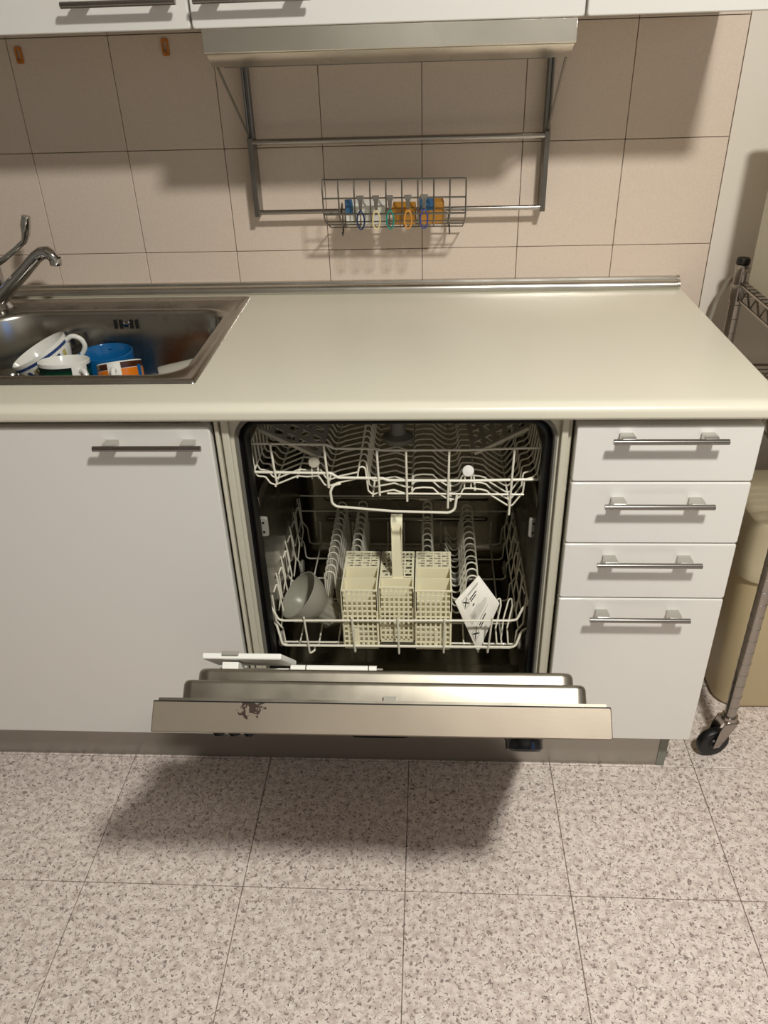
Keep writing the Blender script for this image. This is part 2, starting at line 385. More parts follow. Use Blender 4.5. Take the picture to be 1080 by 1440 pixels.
# ------------------------------------------------------------------ worktop
SX0, SX1, SY0, SY1 = -0.86, -0.035, 0.0745, 0.577
wt = thing('worktop', (0.0, 0.3, ZW0), 'continuous off white laminate worktop with rounded front edge', 'worktop')
prof = [(0.617, ZW0), (0.617, ZW1), (SY1-0.012, ZW1), (SY0+0.012, ZW1), (0.006, ZW1)]
for k in range(1, 9):
    a = math.radians(90+90*k/8); prof.append((0.002+0.022*math.cos(a)-0.0, ZW1-0.014+0.014*math.sin(a)))
for k in range(1, 7):
    a = math.radians(180+90*k/6); prof.append((-0.010+0.010*math.cos(a), ZW0+0.010+0.010*math.sin(a)))
prof += [(SY0+0.012, ZW0), (SY1-0.012, ZW0)]
xs = [-1.215, SX0+0.012, SX1-0.012, 0.914, 0.9165]
wm = MB(); n = len(prof)
def insetp(p, k):
    y, z = p; return (y+(0.002 if y < 0.3 else 0)*k, z-(0.002 if z > ZW0+0.015 else -0.002)*k)
rows = [[Vector((x,)+(insetp(p, 1) if i == 4 else p)) for p in prof] for i, x in enumerate(xs)]
fs = []
for i in range(len(xs)-1):
    for j in range(n):
        if i == 1 and j == 2: continue
        if i == 1 and j == n-2: continue
        fs.append((i*n+j, (i+1)*n+j, (i+1)*n+(j+1) % n, i*n+(j+1) % n))
fs += [tuple(range(n)), tuple((len(xs)-1)*n+n-1-j for j in range(n))]
# walls of the sink cut-out
a, b = 1, 2
fs += [(a*n+2, b*n+2, b*n+n-1, a*n+n-1), (a*n+3, b*n+3, b*n+n-2, a*n+n-2), (a*n+2, a*n+3, a*n+n-2, a*n+n-1), (b*n+2, b*n+3, b*n+n-2, b*n+n-1)]
wm.add([p for r in rows for p in r], fs); wm.build('slab', M_wtop, wt, ang=35, wn=True)
us = MB(); up_ = [(0.5985, ZW1+0.0005), (0.5962, ZW1+0.005), (0.5968, ZW1+0.010), (0.5995, ZW1+0.0148), (0.604, ZW1+0.0182), (0.609, ZW1+0.0200), (0.6105, ZW1+0.0245), (0.613, ZW1+0.0258), (0.6195, ZW1+0.0255), (0.6195, ZW1+0.0005)]
us.prism(up_, -1.215, 0.905); us.build('upstand', M_steel, wt, ang=30)
MB().prism([(y-0.0012 if y < 0.61 else y, z+0.0012 if z > ZW1+0.01 else z) for y, z in up_], 0.905, 0.9105).build('upstand_end_cap', M_steel, wt)

# ------------------------------------------------------------------ sink
sk = thing('sink', (-0.45, 0.33, 0.73), 'stainless steel inset sink with washing up left of the worktop', 'sink')
bx0, bx1, by0, by1 = -0.585, -0.070, 0.112, 0.476
RB = [0.055, 0.115, 0.07, 0.055]
def bl(inset, z, dr_=0): return rrect(bx0+inset, bx1-inset, by0+inset, by1-inset, [max(0.012, q-inset*0.6+dr_) for q in RB], z, 8)
def ol(i, z, r=0.006): return rrect(SX0+i, SX1-i, SY0+i, SY1-i, r, z, 8)
zt = ZW1
sb = MB()
sb.loft([ol(0, zt+0.0002), ol(0.0015, zt+0.0035), ol(0.006, zt+0.0058), ol(0.011, zt+0.0055), ol(0.016, zt+0.0028), ol(0.022, zt+0.0022)])
# deck between outer rim and bowl opening: bridge via matched loops (same counts)
sb.loft([ol(0.022, zt+0.0022), bl(-0.018, zt+0.0022), bl(-0.012, zt+0.0050), bl(-0.007, zt+0.0052), bl(-0.002, zt+0.0015), bl(0.001, zt-0.006), bl(0.004, zt-0.06), bl(0.010, zt-0.125), bl(0.018, zt-0.142), bl(0.034, zt-0.150), bl(0.10, zt-0.1525)], False, True)
sb.build('basin', M_sink, sk, ang=50)
ov = MB()
for k, x in enumerate((-0.315, -0.303, -0.2915, -0.280, -0.268)):
    if k == 2: continue
    ov.box(x-0.0032, x+0.0032, 0.4705, 0.4735, 0.852, 0.872)
ov.build('overflow_slot', M_dark, sk, bevel=0.001)
MB().lathe([(0.0, 0), (0.006, 0), (0.0065, 0.002), (0.0, 0.003)], (-0.2915, 0.4735, 0.862), (0, -1, 0), 14).build('overflow_screw', M_chrome, sk)
MB().lathe([(0.0, 0.003), (0.02, 0.003), (0.038, 0.003), (0.042, 0.0)], (-0.33, 0.27, 0.7327), n=28).build('drain', M_chrome, sk)

fa = thing('faucet', (-0.578, 0.52, ZW1), 'chrome mixer tap with long elbow lever at the back left of the sink', 'faucet')
MB().lathe([(0.0, 0), (0.030, 0), (0.031, 0.004), (0.027, 0.010), (0.0235, 0.014), (0.023, 0.05), (0.024, 0.062), (0.024, 0.085), (0.020, 0.094), (0.0, 0.098)], (-0.585, 0.515, ZW1+0.002), n=28).build('body', M_chrome, fa)
sp = MB(); P0 = Vector((-0.582, 0.512, 0.905)); P1 = Vector((-0.462, 0.492, 1.003))
pts = [P0, P0.lerp(P1, .5), P1, Vector((-0.447, 0.489, 1.011)), Vector((-0.434, 0.487, 1.012)), Vector((-0.425, 0.486, 1.006)), Vector((-0.421, 0.486, 0.998))]
sp.tube(pts, [0.0165, 0.0145, 0.0135, 0.0135, 0.0135, 0.0125, 0.012], 18); sp.build('spout', M_chrome, fa, ang=60)
MB().lathe([(0.0115, 0.006), (0.0125, 0), (0.0125, -0.009), (0.009, -0.0095), (0, -0.006)], (-0.4205, 0.486, 0.996), (0.1, 0, 1), 18).build('aerator', M_chrome, fa)
lv = MB(); lp = [Vector(p) for p in ((-0.585, 0.512, 0.975), (-0.570, 0.508, 0.984), (-0.540, 0.503, 0.996), (-0.505, 0.498, 1.018), (-0.482, 0.496, 1.034), (-0.475, 0.496, 1.048), (-0.471, 0.496, 1.066), (-0.465, 0.496, 1.084))]
lv.tube(lp, [0.012, 0.010, 0.0062, 0.0056, 0.0062, 0.0085, 0.0105, 0.0085], 14)
lv.build('lever', M_chrome, fa, ang=70)

# ------------------------------------------------------------------ washing up in the sink
def cup_profile(r, h, rb, t=0.0035):
    return [(0, 0.002), (rb*0.8, 0.0), (rb, 0.002), (rb+(r-rb)*0.55, h*0.28), (r*0.985, h*0.7), (r, h), (r-t*0.5, h+0.001), (r-t, h-0.001), (r*0.985-t, h*0.7), (rb+(r-rb)*0.5-t, h*0.28), (rb*0.75, 0.007), (0, 0.006)]
def frame_of(ax, ref):
    A = Vector(ax).normalized(); X = Vector(ref); X = (X-A*X.dot(A)).normalized(); return X, A.cross(X), A
def cup(name, C, ax, r, h, rb, hdir, mo, mi_, label, grp=None, handle_m=None, hs=1.0, straight=False, bands=()):
    t = thing(name, C, label, 'cup', grp); X, Y, A = frame_of(ax, hdir)
    if straight: pr = [(0, 0.002), (r*0.9, 0), (r*0.99, 0.004), (r, h*0.1), (r, h), (r-0.0018, h+0.001), (r-0.0036, h-0.001), (r-0.0036, 0.008), (0, 0.006)]
    else: pr = cup_profile(r, h, rb)
    m = MB(); m.lathe(pr, C, A, 40)
    k = len(pr); cut = 5 if not straight else 4
    m.m = [0 if (i//40) < cut else 1 for i in range(len(m.f))]
    m.build('body', [mo, mi_], t, ang=60)
    C = Vector(C)
    prr = lambda f: r*(0.99 if f > 0.4 or straight else 0.9)
    hp = [C+X*(prr(.8)-0.002)+A*h*0.83, C+X*(r+0.016*hs)+A*h*0.88, C+X*(r+0.028*hs)+A*h*0.66, C+X*(r+0.026*hs)+A*h*0.38, C+X*(r+0.008*hs)+A*h*0.20, C+X*(prr(.1)-0.004)+A*h*0.22]
    MB().tube(hp, 0.0052*max(1, hs*0.8), 10, 0.02).build('handle', handle_m or mo, t, ang=70)
    for (h0, h1, a0, a1, bm_, nm) in bands:          # printed bands: thin shells hugging the body
        b = MB(); nn = 24; 
        def rad(hh):
            if straight: return r
            for (ra, ha), (rb_, hb) in zip(pr[2:6], pr[3:6]):
                if ha <= hh <= hb: return ra+(rb_-ra)*(hh-ha)/(hb-ha)
            return r
        vs = []; fs = []; hs_ = [h0+(h1-h0)*q/4 for q in range(5)]
        for hh in hs_:
            for j in range(nn+1):
                a = math.radians(a0+(a1-a0)*j/nn); vs.append(C+A*hh+(X*math.cos(a)+Y*math.sin(a))*(rad(hh)+0.0006))
        for i in range(4):
            for j in range(nn): fs.append((i*(nn+1)+j, i*(nn+1)+j+1, (i+1)*(nn+1)+j+1, (i+1)*(nn+1)+j))
        b.add(vs, fs); b.build(nm, bm_, t, ang=80)
    return t
zf = 0.7345
cup('tea_cup', (-0.4310, 0.398, 0.776), (-0.42, -0.10, 0.90), 0.064, 0.066, 0.030, (0.9, 0.12, 0.30), M_cer, M_cer, 'wide white cup with blue patterned band, tilted on its side in the sink', 'unwashed cups in the sink',
    bands=[(0.053, 0.059, -175, 175, M_navy, 'blue_band'), (0.020, 0.024, -175, 175, M_navy, 'blue_line')]+[(0.026, 0.047, a, a+9, M_navy if q % 2 else M_yel, 'motif') for q, a in enumerate(range(-165, 160, 17)) if abs(a) > 20])
cup('mug', (-0.370, 0.297, zf+0.006), (0, 0.14, 0.99), 0.050, 0.102, 0.050, (0.80, -0.50, 0), M_cer, M_cer, 'white mug with dark green band standing upright in the sink', 'unwashed cups in the sink', hs=0.8, straight=True,
    bands=[(0.012, 0.090, 20, 340, M_green, 'green_band'), (0.086, 0.0955, 20, 340, M_gdark, 'dark_stripe')])
cup('mug', (-0.322, 0.407, zf+0.001), (0, 0, 1), 0.056, 0.088, 0.05, (-0.2, 1, 0), M_blue, M_blue, 'wide glossy blue mug standing behind the orange one in the sink', 'unwashed cups in the sink', hs=0.15, straight=True)
cup('mug', (-0.240, 0.268, zf+0.012), (-0.14, 0.34, 0.93), 0.0435, 0.100, 0.04, (0.12, -0.9, 0.2), M_cer, M_cer, 'orange and white mug leaning backwards in the sink, front right of the blue mug', 'unwashed cups in the sink', hs=0.6, straight=True,
    bands=[(0.012, 0.086, 17, 343, M_orange, 'orange_band'), (0.087, 0.0985, 17, 343, M_brown, 'brown_stripe'), (0.010, 0.090, 62, 78, M_blue, 'blue_stripe')])
gl = MB(); ga = Vector((0.93, 0.36, 0.05)).normalized()
gl.lathe([(0, 0.0), (0.027, 0.0), (0.029, 0.004), (0.034, 0.110), (0.0335, 0.111), (0.0325, 0.110), (0.0275, 0.012), (0, 0.010)], (-0.200, 0.366, zf+0.040), ga, 48, rfun=lambda i, a: 1+0.018*math.cos(16*a))
tag(gl.build('drinking_glass', M_frost, None, ang=60), 'clear ridged glass lying on its side at the right of the sink', 'glass')
st = thing('sink_strainer', (-0.497, 0.338, zf), 'round steel strainer with a dark hole at the left end of the sink', 'strainer')
MB().lathe([(0.0, 0.058), (0.016, 0.058), (0.018, 0.062), (0.036, 0.064), (0.045, 0.066), (0.046, 0.062), (0.040, 0.056), (0.034, 0.02), (0.030, 0.0), (0, 0)], (-0.497, 0.338, zf+0.001), n=32).build('bowl', M_sink, st)
MB().lathe([(0, 0.0592), (0.015, 0.0592), (0.015, 0.0585), (0, 0.0585)], (-0.497, 0.338, zf+0.001), n=20).build('hole', M_dark, st)

# ------------------------------------------------------------------ wall cabinets
YC = 0.27
def wcab(x0, x1, hx, label):
    t = thing('wall_cabinet', ((x0+x1)/2, YC, 1.40), label, 'cabinet', 'white wall cabinets')
    carcase(t, x0+0.001, x1-0.001, YC+0.0195, 0.617, 1.402, 2.10)
    d = front(t, 'door', x0+0.0015, x1-0.0015, 1.400, 2.10, YC)
    if hx: handle(d, hx[0], hx[1], 1.437, YC)
    return t
wcab(-0.614, -0.0115, (-0.203, -0.024), 'white gloss wall cabinet above the sink, left of the hood')
wcab(-0.0115, 0.6015, (0.003, 0.183), 'white gloss wall cabinet directly above the steel hood')
wcab(0.6015, 0.908, None, 'narrow white wall cabinet right of the hood')
wcab(-1.217, -0.614, (-0.80, -0.62), 'white gloss wall cabinet at the far left end of the row')

# ------------------------------------------------------------------ range hood
hd = thing('range_hood', (0.297, 0.45, 1.3455), 'slim brushed steel extractor hood under the wall cabinets', 'hood')
HX0, HX1 = 0.003, 0.5905
MB().prism([(0.272, 1.3995), (0.270, 1.3665), (0.274, 1.3650), (0.616, 1.3650), (0.616, 1.3995)], HX0, HX1).build('fascia', M_hood, hd, bevel=0.001)
MB().prism([(0.2745, 1.3648), (0.3100, 1.3455), (0.616, 1.3455), (0.616, 1.3648)], HX0+0.002, HX1-0.002).build('lower_lip', M_hood, hd, bevel=0.0008)
MB().box(0.02, 0.56, 0.33, 0.58, 1.3435, 1.3452).build('filter', M_wbask, hd)

# ------------------------------------------------------------------ rail frame on the wall
rf = thing('utensil_rail', (0.297, 0.60, 1.06), 'steel double rail frame hanging on the tiled wall under the hood', 'rail')
for i, x in enumerate((-0.0015, 0.5965)):
    u = MB()
    for dx in (-0.0042, 0.0042): u.tube([(x+dx, 0.592, 1.345), (x+dx, 0.592, 1.203)], 0.0030, 8)
    u.box(x-0.0045, x+0.0045, 0.593, 0.6195, 1.203, 1.345)
    u.build('upright', M_wbask, rf)
    s_ = MB(); s_.box(x-0.0052, x+0.0052, 0.574, 0.578, 1.058, 1.210).box(x-0.0052, x-0.0032 if i else x-0.0032, 0.578, 0.6195, 1.060, 1.205).box(x+0.0032, x+0.0052, 0.578, 0.6195, 1.060, 1.205)
    s_.build('side_strip', M_wbask, rf, bevel=0.0008)
    MB().tube([(x, 0.578, 1.212), (0.012 if i == 0 else 0.5825, 0.315, 1.345)], 0.0022, 8).build('strut', M_wbask, rf)
MB().tube([(-0.004, 0.580, 1.202), (0.599, 0.580, 1.202)], 0.0060, 14).build('rail', M_post, rf)
MB().tube([(-0.004, 0.580, 1.066), (0.599, 0.580, 1.066)], 0.0050, 14).build('rail', M_post, rf)

# wire basket hanging on the lower rail
wbk = thing('wire_basket', (0.293, 0.53, 1.03), 'grey wire basket with clips hanging on the lower rail', 'basket')
W0, W1 = 0.152, 0.434
def wl(name, pts, r=0.0018, fil=0): return MB().tube(pts, r, 6, fil).build(name, M_wbask, wbk)
yt = 0.482
wl('front_wire', [(W0, 0.490, 1.141), (W1, 0.490, 1.139)], 0.0023); wl('front_wire', [(W0, yt, 1.108), (W1, yt, 1.106)]); wl('front_wire', [(W0, yt, 1.078), (W1, yt, 1.076)], 0.0023)
for k in range(10):
    x = W0+(W1-W0)*k/9
    wl('cross_wire', [(x, 0.490, 1.141-0.002*k/9), (x, yt-0.003, 1.125), (x, yt, 1.078-0.002*k/9), (x, 0.500, 1.060), (x, 0.594, 1.030), (x, 0.594, 1.056)] if 0 < k < 9 else [(x, 0.490, 1.141-0.002*k/9), (x, yt-0.003, 1.125), (x, yt, 1.078-0.002*k/9), (x, 0.5, 1.060), (x, 0.594, 1.030)], 0.0016)
for (y, z) in ((0.500, 1.060), (0.547, 1.045), (0.594, 1.030)): wl('base_wire', [(W0, y, z), (W1, y, z-0.002)], 0.0015)
wl('back_wire', [(W0, 0.594, 1.056), (W1, 0.594, 1.055)], 0.0014)
for x in (0.178, 0.405):
    wl('hook', [(x, 0.594, 1.030), (x, 0.594, 1.082), (x, 0.580, 1.0735), (x, 0.568, 1.060)], 0.0018, 0.006)
    wl('hook', [(x, 0.594, 1.030), (x, 0.588, 1.020), (x, 0.575, 1.016), (x, 0.568, 1.024)], 0.0018, 0.006)
# small packets inside the basket
def packet(name, C, sx, sy, sz, rz, rx, mats, label, top=None):
    t = thing(name, C, label, 'box', 'packets in the wire basket')
    M = Matrix.Translation(Vector(C)) @ Matrix.Rotation(rz, 4, 'Z') @ Matrix.Rotation(rx, 4, 'X')
    MB().box(-sx/2, sx/2, -sy/2, sy/2, 0, sz, M).build('carton', mats[0], t, bevel=0.0008)
    if top: MB().box(-sx/2-0.0004, sx/2+0.0004-sx*(1-top[1]), -sy/2-0.0004, sy/2+0.0004, sz*top[0], sz+0.0004, M).build('printed_end', mats[1], t)
packet('small_carton', (0.205, 0.528, 1.0545), 0.028, 0.028, 0.040, 0.15, 0.15, (M_box1, M_box2), 'white carton with blue end standing at the left in the wire basket', (0.55, 0.5))
packet('small_carton', (0.250, 0.530, 1.0530), 0.050, 0.024, 0.040, -0.12, 0.3, (M_box1, M_ink), 'plain white carton lying in the left half of the wire basket')
packet('small_carton', (0.312, 0.536, 1.0520), 0.046, 0.026, 0.036, -0.1, 0.35, (M_box3, M_ink), 'orange packet in the middle of the wire basket')
packet('small_carton', (0.366, 0.536, 1.0515), 0.048, 0.028, 0.044, 0.1, 0.25, (M_box3, M_box2), 'orange packet with blue end at the right in the wire basket', (0.66, 0.6))
for k, (cn, x) in enumerate((('blue', 0.2265), ('cream', 0.2575), ('teal', 0.285), ('orange', 0.3205), ('violet', 0.352))):
    t = thing('bag_clip', (x, 0.478, 1.05), 'small metal clip with %s rubber loop hanging on the basket front' % (cn if cn != 'blue' else 'dark blue'), 'clip', 'metal clips with coloured loops')
    y = 0.477
    MB().loft([[Vector((x-w, y-tt, z)), Vector((x+w, y-tt, z)), Vector((x+w, y+tt*0.3, z)), Vector((x-w, y+tt*0.3, z))] for z, w, tt in ((1.113, 0.0078, 0.002), (1.109, 0.0074, 0.003), (1.102, 0.0040, 0.003), (1.090, 0.0032, 0.003), (1.084, 0.0022, 0.002))], True, True).build('clip_plate', M_post, t, bevel=0.0006)
    lp = []
    for q in range(20):
        a = 2*PI*q/20; ww = 0.0072*math.sin(a); lp.append((x+ww*(1.0 if math.cos(a) < 0 else 0.62+0.38*abs(math.sin(a))), y-0.006, 1.068+0.0175*math.cos(a)))
    MB().tube(lp, 0.0015, 8, closed=True).build('rubber_loop', M_loop[cn], t)
# amber adhesive hooks below the wall cabinet
for (x, z, lab) in ((-0.457, 1.368, 'amber plastic adhesive hook high on the tiles at the far left'), (-0.1585, 1.374, 'amber plastic adhesive hook high on the tiles left of the hood')):
    t = thing('wall_hook', (x, 0.6195, z-0.014), lab, 'hook', 'adhesive wall hooks')
    m = MB(); a = rrect(x-0.0068, x+0.0068, z-0.016, z+0.014, 0.003, 0.6192, 3, 'xz'); b = rrect(x-0.0028, x+0.0028, z-0.010, z+0.009, 0.002, 0.6192, 3, 'xz')
    a2 = [p-Vector((0, 0.004, 0)) for p in a]; b2 = [p-Vector((0, 0.004, 0)) for p in b]; m.loft([b, a, a2, b2, b]); m.build('plate', M_amber, t)
    MB().tube([(x, 0.615, z-0.010), (x, 0.607, z-0.013), (x, 0.604, z-0.008)], 0.0018, 8, 0.003).build('peg', M_amber, t)

# ------------------------------------------------------------------ dishwasher
dw = thing('dishwasher', (0.3, 0.02, 0.005), 'built-in dishwasher with its steel door half open and racks inside', 'dishwasher')
OX0, OX1, OZ0, OZ1 = 0.0355, 0.5745, 0.215, 0.850
# outer cabinet frame flange around the opening
fr = MB(); n_ = 8
o1 = rrect(0.0045, 0.5975, 0.135, 0.8535, 0.001, 0.020, n_, 'xz'); i1 = rrect(OX0, OX1, OZ0, OZ1, 0.042, 0.020, n_, 'xz'); i2 = [p+Vector((0, 0.012, 0)) for p in i1]; o2 = [p+Vector((0, 0.50, 0)) for p in o1]
fr.loft([o2, o1, i1, i2]); fr.build('front_frame', M_frame, dw, ang=30)
for (a, b, c, dd) in ((0.0065, 0.0130, 0.006, 0.0195), (0.0165, 0.0285, 0.010, 0.0195)):
    MB().box(a, b, c, dd, 0.14, 0.853).build('trim_strip', M_frame, dw, bevel=0.0015)
for (a, b, c, dd) in ((0.5795, 0.5905, 0.010, 0.0195),):
    MB().box(a, b, c, dd, 0.14, 0.853).build('trim_strip', M_frame, dw, bevel=0.0015)
gk = MB(); A0 = rrect(OX0, OX1, OZ0, OZ1, 0.042, 0.0185, n_, 'xz'); A1 = rrect(OX0+0.004, OX1-0.004, OZ0+0.004, OZ1-0.004, 0.040, 0.0165, n_, 'xz'); A2 = rrect(OX0+0.0065, OX1-0.0065, OZ0+0.0065, OZ1-0.0065, 0.038, 0.022, n_, 'xz')
gk.loft([A0, A1, A2]); gk.build('opening_trim', M_gasket, dw, ang=60)
g2 = MB(); B = [rrect(OX0+i, OX1-i, OZ0+i, OZ1-i, max(.02, 0.038-i*.6), y, n_, 'xz') for i, y in ((0.0065, 0.021), (0.010, 0.029), (0.013, 0.0255), (0.0165, 0.0235), (0.0195, 0.028), (0.0205, 0.045))]
g2.loft(B); g2.build('door_seal', M_black, dw, ang=60)
# tub: open shell
ix0, ix1, iz0, iz1, iy1 = OX0+0.0205, OX1-0.0205, OZ0+0.0205, OZ1-0.012, 0.535
tb = MB(); tb.loft([rrect(ix0, ix1, iz0, iz1, 0.03, 0.044, n_, 'xz'), rrect(ix0-0.006, ix1+0.006, iz0-0.004, iz1, 0.03, 0.06, n_, 'xz'), rrect(ix0-0.006, ix1+0.006, iz0-0.006, iz1, 0.03, iy1-0.03, n_, 'xz'), rrect(ix0+0.003, ix1-0.003, iz0+0.003, iz1-0.009, 0.03, iy1-0.008, n_, 'xz'), rrect(ix0+0.02, ix1-0.02, iz0+0.02, iz1-0.03, 0.03, iy1, n_, 'xz')], False, True)
tb.build('tub', M_tub, dw, ang=60)
rb = MB()                                   # pressed ribs of the tub back wall
for z in (0.33, 0.39, 0.45, 0.60): rb.loft([rrect(0.10, 0.51, z-0.007, z+0.007, 0.006, iy1-0.0005, 4, 'xz'), rrect(0.104, 0.506, z-0.003, z+0.003, 0.003, iy1-0.006, 4, 'xz')], False, True)
rb.build('pressed_rib', M_tub, dw, ang=60)
MB().loft([rrect(ix0+0.01, ix1-0.01, 0.06, 0.48, 0.04, iz0-0.0045, 6), rrect(ix0+0.04, ix1-0.04, 0.09, 0.45, 0.04, iz0-0.0015, 6)], False, True).build('sump_floor', M_tub, dw)
# lower lip of the tub in front of the rack
MB().box(ix0, ix1, 0.0445, 0.10, iz0-0.004, iz0+0.004).build('tub_sill', M_tub, dw, bevel=0.002)
# central spray tube hanging from the roof
MB().lathe([(0.0105, 0.836), (0.013, 0.76), (0.016, 0.715), (0.030, 0.709), (0.031, 0.700), (0.010, 0.698), (0, 0.698)], (0.302, 0.235, 0), n=24).build('spray_hub', M_bracket, dw)
sa = MB(); Mz = Matrix.Translation((0.30, 0.29, 0.262)) @ Matrix.Rotation(0.5, 4, 'Z'); sa.box(-0.20, 0.20, -0.018, 0.018, 0, 0.016, Mz); sa.build('spray_arm', M_bracket, dw, bevel=0.006)
MB().lathe([(0, 0.02), (0.03, 0.02), (0.034, 0.0), (0.05, -0.03), (0.05, -0.034)], (0.30, 0.29, 0.268), n=24).build('spray_arm_hub', M_bracket, dw)
for sx in (0, 1):
    X = lambda v: v if sx == 0 else 0.61-v
    MB().box(min(X(0.0505), X(0.056)), max(X(0.0505), X(0.056)), 0.05, 0.50, 0.655, 0.675).build('rack_rail', M_liner, dw, bevel=0.002)
    b = MB(); xa, xb = (0.0505, 0.0665) if sx == 0 else (0.5435, 0.5595)
    b.loft([rrect(xa, xb, 0.592, 0.632, 0.004, y, 3, 'xz') for y in (0.056, 0.050)]+[rrect(xa+0.001, xb-0.001, 0.593, 0.631, 0.004, 0.049, 3, 'xz')], True, True)
    bo = b.build('rail_stop', M_bracket, dw)
    hh = MB()
    for z in (0.602, 0.622): hh.lathe([(0, 0.0), (0.0025, 0.0), (0.0025, -0.003)], ((xa+xb)/2, 0.0485, z), (0, -1, 0), 10)
    hh.build('screw_hole', M_dark, bo)

# door, opened about 44 degrees: local axes x, a (towards the tub), s (up the door)
EY, EZ = -0.691, 0.7228
def D(p): return Vector((p.x, 0.0+EY*p.z+EZ*p.y, 0.170+EZ*p.z-EY*p.y))
ST = 0.637
dp = MB(D); dp.loft([rrect(0.0, 0.597, -0.021, 0.0195, 0.002, s, 3) for s in (-0.005, ST-0.002)]+[rrect(0.0015, 0.5955, -0.0195, 0.018, 0.002, ST, 3)], True, True)
dor = dp.build('door', M_stain, dw, ang=40, wn=True)
m = MB(D); m.loft([rrect(0.004, 0.593, 0.0195, 0.0235, 0.0015, s, 3) for s in (0.02, ST-0.010)], True, True); m.build('door_flange', M_liner, dor, wn=True)
def liner(nm, x0, x1, s0, s1, a0, a1, r, mt):
    m = MB(D); pl_ = lambda i, a: [Vector((p.x, a, p.z)) for p in rrect(x0+i, x1-i, s0+i, s1-i, max(.006, r-i), 0, 6, 'xz')]
    m.loft([pl_(0, a0), pl_(0.0005, a1-0.006), pl_(0.0025, a1-0.0018), pl_(0.006, a1)], True, True); return m.build(nm, mt, dor, ang=60, wn=True)
liner('inner_liner', 0.0225, 0.5765, 0.03, 0.595, 0.0235, 0.0490, 0.016, M_liner)
liner('inner_panel', 0.0335, 0.5655, 0.06, 0.566, 0.0490, 0.0665, 0.020, M_liner)
MB(D).box(0.0012, 0.5958, 0.0180, 0.0196, ST-0.006, ST+0.0004).build('edge_gap', M_dark, dor, smooth=False)
MB(D).box(0.303, 0.320, 0.0240, 0.0300, 0.594, 0.6015).build('latch_tongue', M_bracket, dor)
# controls on the outer face, seen from the edge
MB(D).lathe([(0.0, -0.016), (0.022, -0.016), (0.0245, -0.013), (0.0245, -0.004), (0.026, 0.0)], (0.489, -0.0212, 0.600), (0, 1, 0), 32).build('program_knob', M_blackg, dor)
for x in (0.085, 0.106, 0.126): MB(D).lathe([(0, -0.004), (0.0068, -0.004), (0.0078, -0.002), (0.0078, 0)], (x, -0.0211, 0.612), (0, 1, 0), 18).build('button', M_blackg, dor)
hm = MB(D); hm.loft([[Vector((x, a, s)) for x, s in [(0.255+0.10*(0.5-0.5*math.cos(PI*k/10)), 0.0) for k in range(0)]] or [Vector((0.30+cx*w_, a, 0.605+cs)) for cx, cs in ((-1, -0.012), (1, -0.012), (0.9, 0.012), (-0.9, 0.012))] for a, w_ in ((-0.0212, 0.042), (-0.0235, 0.036), (-0.0240, 0.020))], True, True)
hm.build('handle_recess', M_blackg, dor)
# detergent dispenser with open flap, rinse aid tube beside it
ds = MB(D).box(0.050, 0.165, 0.0665, 0.0720, 0.400, 0.500).build('dispenser', M_white, dor, bevel=0.002)
m = MB(D); Mf = Matrix.Translation((0.034, 0.0800, 0.500)) @ Matrix.Rotation(math.radians(-1.5), 4, 'X'); m.loft([[Mf @ Vector(p) for p in ((0.0, a, -0.05), (0.124, a, -0.05), (0.116, a, 0.042), (0.0, a, 0.042))] for a in (0.0, 0.0090)], True, True); m.build('dispenser_flap', M_white, ds, bevel=0.002)
MB(D).box(0.064, 0.088, 0.0865, 0.0925, 0.541, 0.546).build('flap_latch', M_bracket, ds, bevel=0.001)
MB(D).box(0.064, 0.088, 0.0665, 0.0775, 0.500, 0.540).build('flap_hinge', M_white, ds, bevel=0.001)
m = MB(D); m.tube([(0.160, 0.0715, 0.510), (0.287, 0.0715, 0.510)], 0.0052, 16); m.build('rinse_aid_tube', M_white, dor)
m = MB(D); m.tube([(0.182, 0.0715, 0.510), (0.1835, 0.0715, 0.510)], 0.0055, 16).tube([(0.2745, 0.0715, 0.510), (0.2760, 0.0715, 0.510)], 0.0055, 16)
m.build('seal_ring', M_black, dor)
MB(D).tube([(0.287, 0.0715, 0.510), (0.296, 0.0715, 0.510)], 0.0014, 8).build('tube_tip', M_bracket, dor)

# ------------------------------------------------------------------ upper rack
ur = thing('dish_rack', (0.302, 0.28, 0.66), 'upper white wire rack of the dishwasher with wavy floor', 'rack', 'dishwasher racks')
YU = 0.060
def w_(pts, r=0.0019, fil=0.006, parent=ur, name='wire', n=7): return MB().tube(pts, r, n, fil, fn=3).build(name, M_wire, parent)
tops = [(0.049, .779), (0.185, .7765), (0.197, .7688), (0.270, .7678), (0.284, .765), (0.430, .7655), (0.558, .7695)]
lows = [(0.049, .7225), (0.189, .7200), (0.201, .7110), (0.281, .7095), (0.291, .7055), (0.430, .7045), (0.555, .7075)]
w_([(x, YU, z) for x, z in tops], 0.0021, 0.012, name='front_rail')
w_([(x, YU, z) for x, z in lows], 0.0026, 0.012, name='front_rail')
w_([(0.288, YU+.001, .678), (0.532, YU+.001, .676)], 0.0018, name='front_rail')
for xa, za, xb, zb in ((0.086, .779, 0.090, .706), (0.180, .777, 0.184, .692), (0.272, .767, 0.275, .676), (0.323, .764, 0.324, .664), (0.398, .765, 0.397, .650), (0.510, .768, 0.507, .636)):
    w_([(xa, YU-.003, za), (xb, YU-.003, zb)], 0.0021, name='front_upright')
w_([(0.205, YU, .699), (0.192, YU-.006, .699), (0.187, YU-.010, .688), (0.1885, YU-.010, .664), (0.196, YU-.010, .657), (0.297, YU-.012, .6485), (0.398, YU-.012, .6455), (0.409, YU-.010, .650), (0.413, YU-.006, .678)], 0.0024, 0.012, name='pull_handle')
